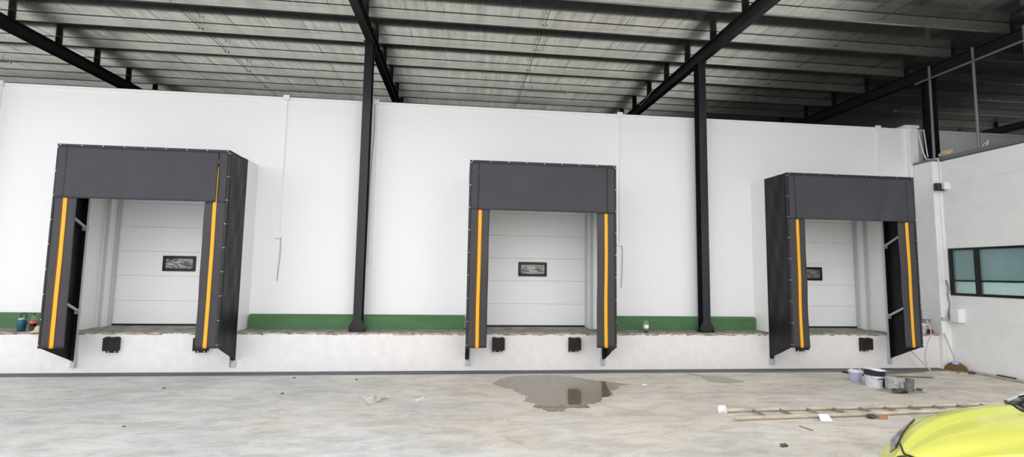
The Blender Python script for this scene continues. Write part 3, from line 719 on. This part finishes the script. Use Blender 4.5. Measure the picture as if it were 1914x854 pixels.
build('brim', MB().lathe([(.085, .03), (.12, .012), (.155, .0), (.158, .008), (.12, .022), (.085, .042)], p, 28), M_sponge, h, smooth=True)
build('crown', MB().lathe([(.088, .03), (.088, .06), (.08, .095), (.05, .115), (0, .118)], p, 28), M_sponge, h, smooth=True)
p = on(4.145, .1)
t = empty('water_bottle', p, 'clear plastic water bottle standing upside down on the ledge right of the middle shelter', 'bottle')
build('cap', MB().lathe([(.028, 0), (.03, .004), (.03, .03), (.02, .036), (.02, .05), (0, .05)], p, 16), M_dark, t, smooth=True)
build('bottle_body', MB().lathe([(.02, .05), (.05, .09), (.058, .11), (.055, .15), (.058, .19), (.05, .235), (.03, .262), (0, .268)], p, 20), M_clear, t, smooth=True)
build('label', MB().lathe([(.0585, .1), (.06, .105), (.06, .17), (.0585, .175)], p, 20), M_white, t, smooth=True, label='pale label')

# ------------------------------------------------------------------ yard things
def handle_arc(c, r, z0, h, ax=(1, 0), n=12):
    return [(c[0] + ax[0] * r * math.cos(PI * k / n), c[1] + ax[1] * r * math.cos(PI * k / n), z0 + h * math.sin(PI * k / n)) for k in range(n + 1)]
c = (8.0, -1.22, .001)
t = empty('paint_pail', c, 'small lavender pail with white rim, left of the big white pail', 'pail')
build('pail', MB().lathe([(.1, 0), (.105, .006), (.118, .2), (.11, .2), (.098, .01), (0, .01)], c, 28), M_lav, t, smooth=True)
build('rim', MB().lathe([(.1185, .185), (.125, .19), (.125, .215), (.112, .218), (.111, .19)], c, 28), M_white, t, smooth=True)
build('handle', MB().tube(handle_arc(c, .124, .2, .07), .005, 6), M_white, t, smooth=True)
c = (8.0, -1.68, .001)
t = empty('paint_bucket', c, 'big white paint bucket with dark band and crooked white lid', 'bucket')
build('pail', MB().lathe([(.15, 0), (.156, .008), (.17, .32), (.162, .32), (.15, .015), (0, .015)], c, 36), M_pail, t, smooth=True)
build('print_band', MB().lathe([(.1675, .222), (.17, .222), (.1745, .318), (.1715, .319)], c, 36), M_navy, t, smooth=True, label='dark navy band')
def strip(u, v):
    a = -1.5 + .36 * u; z = .02 + .16 * v; r = .1575 + .014 * z / .32 + .0012
    return (c[0] + r * math.cos(a), c[1] + r * math.sin(a), c[2] + z)
build('print_strip', MB().grid(strip, 6, 4), M_navy, t, smooth=True, solid=.001, label='dark upright strip')
def bar_(u, v):
    a = -2.05 + .9 * u; z = .165 + .018 * v; r = .1575 + .014 * z / .32 + .0015
    return (c[0] + r * math.cos(a), c[1] + r * math.sin(a), c[2] + z)
build('print_bar', MB().grid(bar_, 14, 2), M_navy, t, smooth=True, solid=.001)
def lidf(u, v):
    a = 2 * PI * u; r = .188 * v
    return (c[0] + r * math.cos(a), c[1] + r * math.sin(a), c[2] + .345 - .02 * (v ** 4) - .09 * (c[0] * 0 + r * math.cos(a)) + .006 * math.sin(4 * a) * v)
build('lid', MB().grid(lidf, 32, 8), M_white, t, smooth=True, solid=.012)
build('handle', MB().tube([(c[0] - .168, c[1] - .03, .24), (c[0] - .13, c[1] - .13, .17), (c[0] - .03, c[1] - .185, .12), (c[0] + .06, c[1] - .175, .165), (c[0] + .13, c[1] - .125, .22)], .0035, 6), M_cable, t, smooth=True)
c = (8.08, -1.99, .0125)
t = empty('paint_bucket', c, 'paint-splashed grey bucket in front of the big white bucket', 'bucket')
build('pail', MB().lathe([(.095, 0), (.1, .006), (.118, .215), (.121, .215), (.121, .225), (.112, .225), (.095, .02), (0, .02)], c, 28), M_greypail, t, smooth=True)
build('handle', MB().tube([(c[0] - .119, c[1], .2), (c[0] - .09, c[1] - .09, .15), (c[0], c[1] - .125, .1), (c[0] + .09, c[1] - .09, .15), (c[0] + .119, c[1], .2)], .0035, 6), M_cable, t, smooth=True)
for cc, h_, r_, lab in (((8.265, -2.115, .013), .155, .065, 'shorter dirty grey cup standing on the cardboard'), ((8.39, -2.03, .013), .2, .068, 'taller dirty grey cup standing on the cardboard')):
    t = empty('mixing_cup', cc, lab, 'cup', 'grey mixing cups')
    build('cup', MB().lathe([(r_ * .8, 0), (r_ * .82, .004), (r_, h_), (r_ * .93, h_), (r_ * .78, .02), (0, .02)], cc, 22), M_dgrey, t, smooth=True)
    build('rim', MB().lathe([(r_, h_ - .012), (r_ * 1.08, h_ - .008), (r_ * 1.08, h_ + .004), (r_ * .95, h_ + .005)], cc, 22), M_dgrey, t, smooth=True)
build('cardboard_sheet', MB().add([(7.75, -1.96, .002), (7.96, -2.3, .002), (8.52, -2.22, .002), (8.62, -1.86, .002), (8.2, -1.8, .002), (7.75, -1.96, .01), (7.96, -2.3, .012), (8.52, -2.22, .01), (8.62, -1.86, .009), (8.2, -1.8, .01)],
      [(4, 3, 2, 1, 0), (5, 6, 7, 8, 9)] + [(i, (i + 1) % 5, 5 + (i + 1) % 5, 5 + i) for i in range(5)]), M_card, label='dirty flattened cardboard under the cups and the rag', cat='cardboard')
build('paint_rag', blob((8.0, -2.2, .013), (.125, .075, .035), 3, 24, 14, .3), M_rag, smooth=True, label='dark crumpled rag on the cardboard in front of the cups', cat='rag')
build('trowel_board', MB().prism([(8.52, -2.03), (8.57, -2.08), (8.68, -2.0), (8.62, -1.93)], 2, .013, .03), M_rag, bevel=.004, label='dark flat scrap lying at the right edge of the cardboard', cat='scrap')

# bamboo ladder
LA, LB = Vector((3.99, -3.215, .036)), Vector((11.0, -2.985, .03)); NA, NB = Vector((4.0, -3.605, .036)), Vector((11.0, -3.19, .03))
ld = empty('bamboo_ladder', (7.5, -3.2, 0), 'long bamboo ladder lying flat on the concrete in front of the car', 'ladder')
def pole(a, b, seed, r0):
    r = random.Random(seed); pts = []; rs = []; L_ = (b - a).length; d = 0
    while d < L_:
        for dd, k in ((0, 1.0), (.012, 1.16), (.03, 1.14), (.045, 1.0)):
            if d + dd < L_: 
                q = a.lerp(b, (d + dd) / L_); q = q + Vector((0, .012 * math.sin((d + dd) * 1.3 + seed), 0))
                pts.append(q); rs.append(r0 * k * (1 - .2 * (d + dd) / L_))
        d += r.uniform(.3, .4)
    pts.append(b); rs.append(r0 * .8)
    return MB().tube(pts, rs, 12)
build('rail', pole(LA, LB, 1, .03), M_bamboo, ld, smooth=True); build('rail', pole(NA, NB, 2, .03), M_bamboo, ld, smooth=True)
for k in range(14):
    x = 4.53 + .452 * k; u = (x - LA.x) / (LB.x - LA.x); v = (x - NA.x) / (NB.x - NA.x)
    pa, pb = LA.lerp(LB, u), NA.lerp(NB, v); d = (pa - pb).normalized() * .06
    build('rung', MB().tube([pb - d * .3, pa + d], .018, 8), M_rung, ld, smooth=True)
build('end_binding', blob((4.03, -3.215, .0), (.07, .055, .055), 4), M_white, ld, smooth=True, label='white plaster lump on the rail end')
build('foam_scrap', MB().add([(5.27, -3.70, .003), (5.45, -3.71, .003), (5.43, -3.635, .075), (5.28, -3.63, .08), (5.27, -3.68, .003), (5.45, -3.69, .003), (5.44, -3.615, .08), (5.29, -3.61, .085)],
      [(0, 1, 2, 3), (7, 6, 5, 4), (0, 4, 5, 1), (1, 5, 6, 2), (2, 6, 7, 3), (3, 7, 4, 0)]), M_white, bevel=.004, label='bright white foam scrap leaning on the near ladder rail', cat='scrap')
bk = empty('broken_brick', (6.27, -3.58, 0), 'orange broken brick with dark scraps beside the near ladder rail', 'brick')
build('brick', MB().box(6.23, 6.37, -3.66, -3.58, .001, .05), M_brick, bk, bevel=.008)
build('dark_scrap', blob((6.15, -3.59, .001), (.06, .05, .03), 6), M_rag, bk, smooth=True)
# broom
br = empty('broom', (11.33, -.3, 0), 'straw broom with lavender collar leaning against the office wall', 'broom')
BA, BB = Vector((11.22, -.1)), Vector((11.44, -.46)); BC = (BA + BB) / 2; BD = (BB - BA).normalized(); BN = Vector((-BD.y, BD.x))
def bw(a, z, d): return (BC.x + BD.x * a * .9 + BN.x * d, BC.y + BD.y * a * .9 + BN.y * d, z)
def fan(poly, d0, d1):
    n = len(poly); m = MB()
    return m.add([bw(a, z, d0) for a, z in poly] + [bw(a, z, d1) for a, z in poly], [tuple(range(n)), tuple(range(2 * n - 1, n - 1, -1))] + [(i, (i + 1) % n, n + (i + 1) % n, n + i) for i in range(n)])
build('handle', MB().tube([(11.27, -.105, .82), (BC.x, BC.y, .2)], .013, 8), M_handle, br, smooth=True)
build('bristles', fan([(-.235, .002), (-.225, .05), (-.19, .105), (-.13, .155), (-.06, .19), (.06, .19), (.13, .155), (.19, .105), (.225, .05), (.235, .002)], -.035, .035), M_straw, br, bevel=.015)
build('collar', fan([(-.07, .15), (-.06, .2), (-.025, .235), (.025, .235), (.06, .2), (.07, .15), (0, .135)], -.045, .045), M_blue, br, bevel=.008, label='lavender collar')
build('leaning_rod', MB().tube([(10.12, -.022, .74), (10.645, -.315, .014)], .014, 8), M_stick, smooth=True, label='pale grey rod leaning below the right curtain of the rightmost shelter', cat='rod')
# scraps on the ground
def rod(name, a, b, r, m, lab, cat): build(name, MB().tube([a, b], r, 8), m, smooth=True, label=lab, cat=cat)
def plank(name, a, b, w, h, m, lab, cat='plank'): build(name, MB().bar((a[0], a[1], h / 2 + .001 + (a[2] if len(a) > 2 else 0)), (b[0], b[1], h / 2 + .001 + (b[2] if len(b) > 2 else 0)), w, h), m, bevel=.003, label=lab, cat=cat)
rod('thin_rod', (6.27, -.38, .02), (8.45, -.33, .02), .01, M_pipe, 'long thin grey rod on the floor along the dock strip', 'rod')
rod('short_bar', (8.4, -.4, .018), (8.0, -1.0, .018) if False else (8.62, -.75, .018), .018, M_dark, 'short black bar on the floor behind the lavender pail', 'bar')
plank('wood_scrap', (8.95, -.62), (10.42, -.36), .12, .025, M_wood, 'longer brown wood scrap on the floor behind the pails')
plank('wood_scrap', (9.0, -.80), (9.95, -1.0), .1, .015, M_wood, 'shorter brown wood scrap on the floor right of the pails')
plank('timber_strip', (11.40, -.5), (11.43, -3.2), .09, .05, M_palewood, 'pale timber strip lying along the foot of the office wall')
plank('black_strip', (11.43, -1.05, .052), (11.435, -1.4, .052), .03, .022, M_dark, 'black strip lying on the wall side of the timber strip', 'strip')
build('dark_cloth', blob((11.27, -.66, .001), (.07, .045, .03), 9), M_rag, smooth=True, label='small dark cloth on the floor just right of the broom', cat='cloth')
rod('twig', (11.0, -.58, .01), (11.15, -.5, .01), .009, M_rung, 'dark twig on the floor in front of the broom', 'twig')
plank('floor_batten', (10.95, -.22), (11.4, -.52), .06, .02, M_wood, 'brown batten lying under the broom')
rod('wood_splinter', (4.78, -3.9, .008), (4.83, -4.09, .008), .009, M_rung, 'dark splinter on the floor in front of the ladder', 'splinter')
plank('white_strip', (-.65, -2.3), (-.53, -2.12), .03, .012, M_white, 'small white strip on the floor right of the crumpled film', 'strip')
build('white_pebble', blob((3.52, -1.4, .001), (.05, .03, .012), 3), M_white, smooth=True, label='small white chip on the floor between the two puddles', cat='chip')
build('dry_leaf', blob((4.02, -4.64, .001), (.045, .02, .02), 2, amp=.4), M_leaf, smooth=True, label='small dry green leaf on the floor near the car', cat='leaf')
def filmf(u, v):
    a = 2 * PI * u; r = v * (1 + .28 * math.sin(3 * a) + .15 * math.sin(7 * a + 1))
    return (-1.32 + .2 * r * math.cos(a), -2.17 + .26 * r * math.sin(a), .004 + .05 * abs(math.sin(7 * v + 5 * a)) * (1 - v) + .03 * abs(math.sin(4 * a + 9 * v)) * v)
build('crumpled_film', MB().grid(filmf, 60, 12), M_film, smooth=True, label='crumpled clear plastic film lying on the floor left of the big puddle', cat='plastic film')
DEB = [(-5.0, -1.3, .028, 'second'), (-2.9, -1.75, .03, ''), (-1.9, -.75, .03, ''), (-4.3, -3.4, .022, ''), (-3.1, -.55, .03, '')]
for (dx, dy, r_, _), lab in zip(DEB, ('dark flake of debris on the floor below the leftmost shelter', 'dark flake of debris on the floor left of the crumpled film', 'dark flake of debris on the floor near the dock left of the middle shelter',
                                   'dark speck of debris on the floor in the lower left', 'dark flake of debris by the dock strip right of the leftmost shelter')):
    build('debris_flake', blob((dx, dy, .001), (r_, r_ * .35, .008), dx, 12, 6), M_rag, smooth=True, label=lab, cat='debris', group='dark flakes on the yard')

# puddles
def puddle(name, pts, lab, seed, jag):
    r = random.Random(seed); out = []
    n = len(pts)
    for i in range(n):
        a, b = Vector(pts[i]), Vector(pts[(i + 1) % n]); k = max(2, int((b - a).length / .05)); nn = Vector((-(b - a).y, (b - a).x)).normalized()
        for j in range(k):
            q = a.lerp(b, j / k); out.append(q + nn * (r.uniform(-1, 1) * jag * (0 if j == 0 else 1)))
    bm = bmesh.new(); vs = [bm.verts.new((q.x, q.y, .004)) for q in out]
    f = bm.faces.new(vs); ret = bmesh.ops.triangulate(bm, faces=[f])
    mbp = MB(); bm.verts.index_update(); mbp.add([v.co for v in bm.verts], [tuple(v.index for v in q.verts) for q in bm.faces]); bm.free()
    build(name, mbp, M_water, label=lab, cat='puddle', group='puddles on the yard')
puddle('puddle', [(.65, -1.11), (.8, -.85), (1.0, -.57), (1.5, -.44), (2.02, -.46), (2.35, -.66), (2.6, -.9), (3.0, -1.12), (3.25, -1.32), (2.98, -1.42), (2.95, -1.62), (2.72, -1.82), (2.66, -2.1), (2.42, -2.25), (2.36, -2.5), (2.1, -2.62), (2.05, -2.85), (1.75, -2.82), (1.6, -3.0), (1.36, -3.02), (1.32, -2.82), (1.18, -2.74), (1.26, -2.5), (1.06, -2.42), (1.2, -2.1), (1.08, -1.85), (1.0, -1.62), (.8, -1.35)],
       'large puddle on the concrete below the middle shelter', 4, .03)
puddle('puddle', [(4.83, -.37), (5.0, -.42), (5.15, -.6), (5.4, -.72), (5.6, -.95), (5.62, -1.2), (5.3, -1.3), (5.0, -1.22), (4.93, -.95), (5.0, -.7)], 'small puddle left of the rightmost shelter', 6, .025)

# ------------------------------------------------------------------ lime car
CX, CY = 3.33, -6.98
car = empty('compact_car', (CX + 2.0, CY, 0), 'lime yellow compact car parked in the near right corner', 'car')
def lerp_t(t, x):
    for (a, va), (b, vb) in zip(t, t[1:]):
        if x <= b:
            k = (x - a) / (b - a); k = max(0, k); return va + (vb - va) * k
    return t[-1][1]
def smooth_t(t, x):
    e = .06; return (lerp_t(t, x - e) + 2 * lerp_t(t, x) + lerp_t(t, x + e)) / 4
TW = [(-.2, .06), (0, .14), (.1, .22), (.2, .30), (.3, .385), (.42, .48), (.6, .59), (.8, .67), (1.2, .72), (1.7, .745), (3.1, .75), (3.6, .72), (3.95, .64), (4.1, .5)]
TS = [(-.2, .6), (0, .645), (.15, .68), (.27, .705), (.42, .755), (.77, .835), (1.3, .90), (1.8, .935), (3.2, .95), (3.85, .93), (4.1, .85)]
TH = [(-.2, .62), (0, .70), (.1, .765), (.25, .82), (.5, .88), (.9, .945), (1.3, .985), (1.8, 1.01), (3.2, 1.0), (3.85, .96), (4.1, .88)]
def bodypt(u, q, off=0.0):
    """u along car; q 0 centre .. 1 shoulder .. 2 sill (right half, +v)"""
    w, hs, hc = smooth_t(TW, u), smooth_t(TS, u), smooth_t(TH, u)
    if q <= 1:
        v = w * .97 * q; z = hc - (hc - hs) * (q ** 2.6) + .014 * math.exp(-((q - .62) / .1) ** 2) * min(1, max(0, u / .4)) - .01 * math.exp(-((q - .36) / .16) ** 2)
        return (u, v, z + off)
    s = q - 1; v = w * (.97 + .03 * min(1, s * 6)) + (.05 + .13 * math.exp(-((u - .35) / .32) ** 2)) * math.sin(PI * min(1, s * 1.05)) - .09 * max(0, s - .6); z = hs - (hs - .2) * s
    return (u, v + off, z)
def cw(p, sg): return (CX + p[0], CY + sg * p[1], p[2])
def body(u, v):
    uu = 4.1 * u; q = (v * 2 - 1) * 2; sg = 1 if q >= 0 else -1
    p = bodypt(uu, abs(q)); arch = 0
    return cw(p, sg)
m = MB().grid(body, 70, 48)
# nose and tail caps
n1 = [body(0, j / 48) for j in range(49)]; 
def nose(u, v):
    p = body(0, v); k = math.sin(PI / 2 * u); cen = (CX - .1, CY, .48)
    return (p[0] - .1 * k * (1), cen[1] + (p[1] - cen[1]) * (1 - .3 * u ** 2) if u < 1 else cen[1] + (p[1] - cen[1]) * .7, cen[2] + (p[2] - cen[2]) * (1 - .35 * u ** 2))
m.grid(nose, 6, 48)
m.add([nose(1, j / 48) for j in range(49)], [tuple(range(49))])
m.add([body(1, j / 48) for j in range(49)], [tuple(range(49))])
build('body', m, M_lime, car, smooth=True, angle=50)
# bonnet skin, slightly proud, ends at the windscreen curve
def hood(u, v):
    a = 2 * v - 1; ub = 1.40 + .34 * a * a; u0 = .09 + .18 * abs(a) ** 3; q = abs(a) * (.82 + .1 * min(1, max(0, (u - .3) * 2))); uu = u0 + (ub - u0) * u
    p = bodypt(uu, q, .009); return cw(p, 1 if a >= 0 else -1)
build('bonnet', MB().grid(hood, 40, 40), M_lime, car, smooth=True, solid=.008, angle=60)
build('bonnet_seam', MB().tube([tuple(Vector(hood(0, j / 40)) - Vector((.007, 0, .006))) for j in range(41)], .006, 6), M_carblk, car)
for sg in (1, -1):
    def hl(u, v, sg=sg):
        uu = .2 + .56 * u; tap = (1 - u) ** .8
        q0 = .86 + .13 * (1 - tap) ** 2; q = q0 + v * (.17 + .1 * math.sin(PI * min(1, u * 1.1)) * u); p = bodypt(uu, q, .006)
        return cw((p[0] - .004, p[1] + (.004 if q <= 1 else 0), p[2]), sg)
    l_ = build('headlight', MB().grid(hl, 24, 8), M_lamp, car, smooth=True, solid=.004)
    def sur(u, v, hl=hl):
        p = Vector(hl(u, 0)); return p
    build('lamp_edge', MB().tube([tuple(Vector(hl(k / 20, 0)) + Vector((0, 0, .002))) for k in range(21)], .0045, 6), M_carblk, l_)
build('emblem', MB().tube([(CX + .03, CY + .02, .705), (CX + .012, CY + .02, .738)], .042, 20), M_chrome, car, smooth=True)
build('grille', MB().box(CX - .12, CX - .03, CY - .3, CY + .3, .32, .44), M_carblk, car, bevel=.02)
# greenhouse
def ws(u, v):
    a = 2 * u - 1; b = v
    bot = Vector((1.36 + .42 * a * a, .70 * a, .0)); bp = bodypt(bot.x, abs(a) * .9); bot.z = bp[2] + .004
    top = Vector((2.72 + .12 * a * a, .54 * a, 1.44 - .04 * a * a)); p = bot.lerp(top, b); p.z += .05 * math.sin(PI * b) * b
    return (CX + p.x, CY + p.y, p.z)
build('windscreen', MB().grid(ws, 24, 14), M_carglass, car, smooth=True, solid=.006)
build('cowl', MB().tube([tuple(Vector(ws(k / 24, 0)) + Vector((.0, 0, .004))) for k in range(25)], .016, 8), M_carblk, car, smooth=True)
for e in (0, 1): build('pillar', MB().tube([ws(e, k / 14) for k in range(15)], .014, 8), M_greyplastic, car, smooth=True)
def wiper(o): 
    pts = [Vector(ws(.32 + o + .34 * k / 8, .10 + .05 * math.sin(k / 8 * PI))) + Vector((-.008, 0, .018)) for k in range(9)]
    return MB().tube([tuple(p) for p in pts], .009, 6)
build('wiper', wiper(0.0), M_carblk, car); build('wiper', wiper(.26), M_carblk, car)
def roof(u, v):
    a = 2 * v - 1; x = 2.69 + .95 * u + .12 * a * a * (1 - u); z = 1.445 + .03 * math.sin(PI * u) - .045 * a * a - .06 * u * u
    return (CX + x, CY + .57 * a, z)
build('roof', MB().grid(roof, 16, 14), M_lime, car, smooth=True, solid=.02)
for sg in (1, -1):
    def side(u, v, sg=sg):
        x0, x1 = 1.85 + .85 * v, 3.8 - .2 * v; b = bodypt(1.7 + 2.0 * u, .97)
        return (CX + x0 + (x1 - x0) * u, CY + sg * (.73 - .17 * v), b[2] + (1.43 - b[2]) * v)
    build('side_window', MB().grid(side, 10, 6), M_carglass, car, smooth=True, solid=.006)
    mir = build('mirror', MB().lathe([(0, -.06), (.06, -.05), (.085, 0), (.06, .055), (0, .06)], (CX + 2.4, CY + sg * .87, 1.0), 16, 1, 1.2), M_lime, car, smooth=True)
    build('mirror_stalk', MB().bar((CX + 2.41, CY + sg * .72, .96), (CX + 2.4, CY + sg * .82, .985), .05, .03), M_carblk, mir)
    for ux in (1.0, 3.35):
        wl = build('wheel', MB().lathe([(0, -.09), (.2, -.09), (.27, -.085), (.285, -.05), (.285, .05), (.27, .085), (.2, .09), (0, .09)], (0, 0, 0), 32), M_tyre, car, smooth=True)
        me = wl.data
        me.transform(Matrix.Translation((0, 0, -.09))); me.transform(Matrix.Rotation(PI / 2, 4, 'X'))
        wl.location = Vector((CX + ux, CY + sg * .66, .287)) - wloc(car); WLOC[wl.name] = Vector((CX + ux, CY + sg * .66, .287))
        rm = MB()
        rm.tube([(CX + ux, CY + sg * .745, .287), (CX + ux, CY + sg * .76, .287)], .06, 16)
        for k in range(7):
            t_ = 2 * PI * k / 7; rm.bar((CX + ux, CY + sg * .753, .287), (CX + ux + .185 * math.cos(t_), CY + sg * .753, .287 + .185 * math.sin(t_)), .035, .012, (0, 1, 0))
        build('rim', rm, M_galv, wl)
def rear(u, v):
    a = 2 * u - 1; b = Vector((3.95 - .1 * a * a, .64 * a, .95)); t_ = Vector((3.62, .55 * a, 1.39)); p = b.lerp(t_, v); return (CX + p.x, CY + p.y, p.z)
build('rear_window', MB().grid(rear, 12, 6), M_carglass, car, smooth=True, solid=.006)

# ------------------------------------------------------------------ light, world, camera
w = bpy.data.worlds.new('overcast'); SC.world = w; w.use_nodes = True
nt = w.node_tree; bg = nt.nodes['Background']
tc = nt.nodes.new('ShaderNodeTexCoord'); sp = nt.nodes.new('ShaderNodeSeparateXYZ'); rp = nt.nodes.new('ShaderNodeValToRGB')
nt.links.new(tc.outputs['Generated'], sp.inputs[0]); nt.links.new(sp.outputs['Z'], rp.inputs['Fac'])
rp.color_ramp.elements[0].position = 0.0; rp.color_ramp.elements[0].color = (.78, .8, .8, 1)
rp.color_ramp.elements[1].position = .6; rp.color_ramp.elements[1].color = (1, 1, 1.02, 1)
nt.links.new(rp.outputs['Color'], bg.inputs['Color']); bg.inputs['Strength'].default_value = 2.3
al = bpy.data.lights.new('office_fill_light', 'AREA'); al.energy = 130; al.size = 1.2; al.color = (.95, 1, .97)  # fill added to brighten the room behind the panes, not a known fitting
ao = bpy.data.objects.new('office_fill_light', al); COL.objects.link(ao); ao.location = (XR + 2.0, -1.6, 3.05)
ao['label'] = 'added fill light inside the office room'; ao['category'] = 'light'

cam = bpy.data.cameras.new('camera'); co = bpy.data.objects.new('camera', cam); COL.objects.link(co); SC.camera = co
F = 903.1457; yaw, pit, rol = .1059, .0884, .0156
cam.sensor_fit = 'HORIZONTAL'; cam.sensor_width = 36; cam.lens = 36 * F / 1914; cam.clip_end = 300
f = Vector((math.sin(yaw) * math.cos(pit), math.cos(yaw) * math.cos(pit), math.sin(pit))); r = Vector((math.cos(yaw), -math.sin(yaw), 0)); u = r.cross(f)
r2 = math.cos(rol) * r + math.sin(rol) * u; u2 = -math.sin(rol) * r + math.cos(rol) * u
co.matrix_world = Matrix(((r2.x, u2.x, -f.x, 0), (r2.y, u2.y, -f.y, -10.4022), (r2.z, u2.z, -f.z, 2.1), (0, 0, 0, 1)))
vs_ = SC.view_settings; vs_.view_transform = 'Standard'; vs_.look = 'None'; vs_.gamma = 1; vs_.use_curve_mapping = False; vs_.exposure = 0.0
SC.cycles.max_bounces = 8; SC.cycles.use_denoising = True
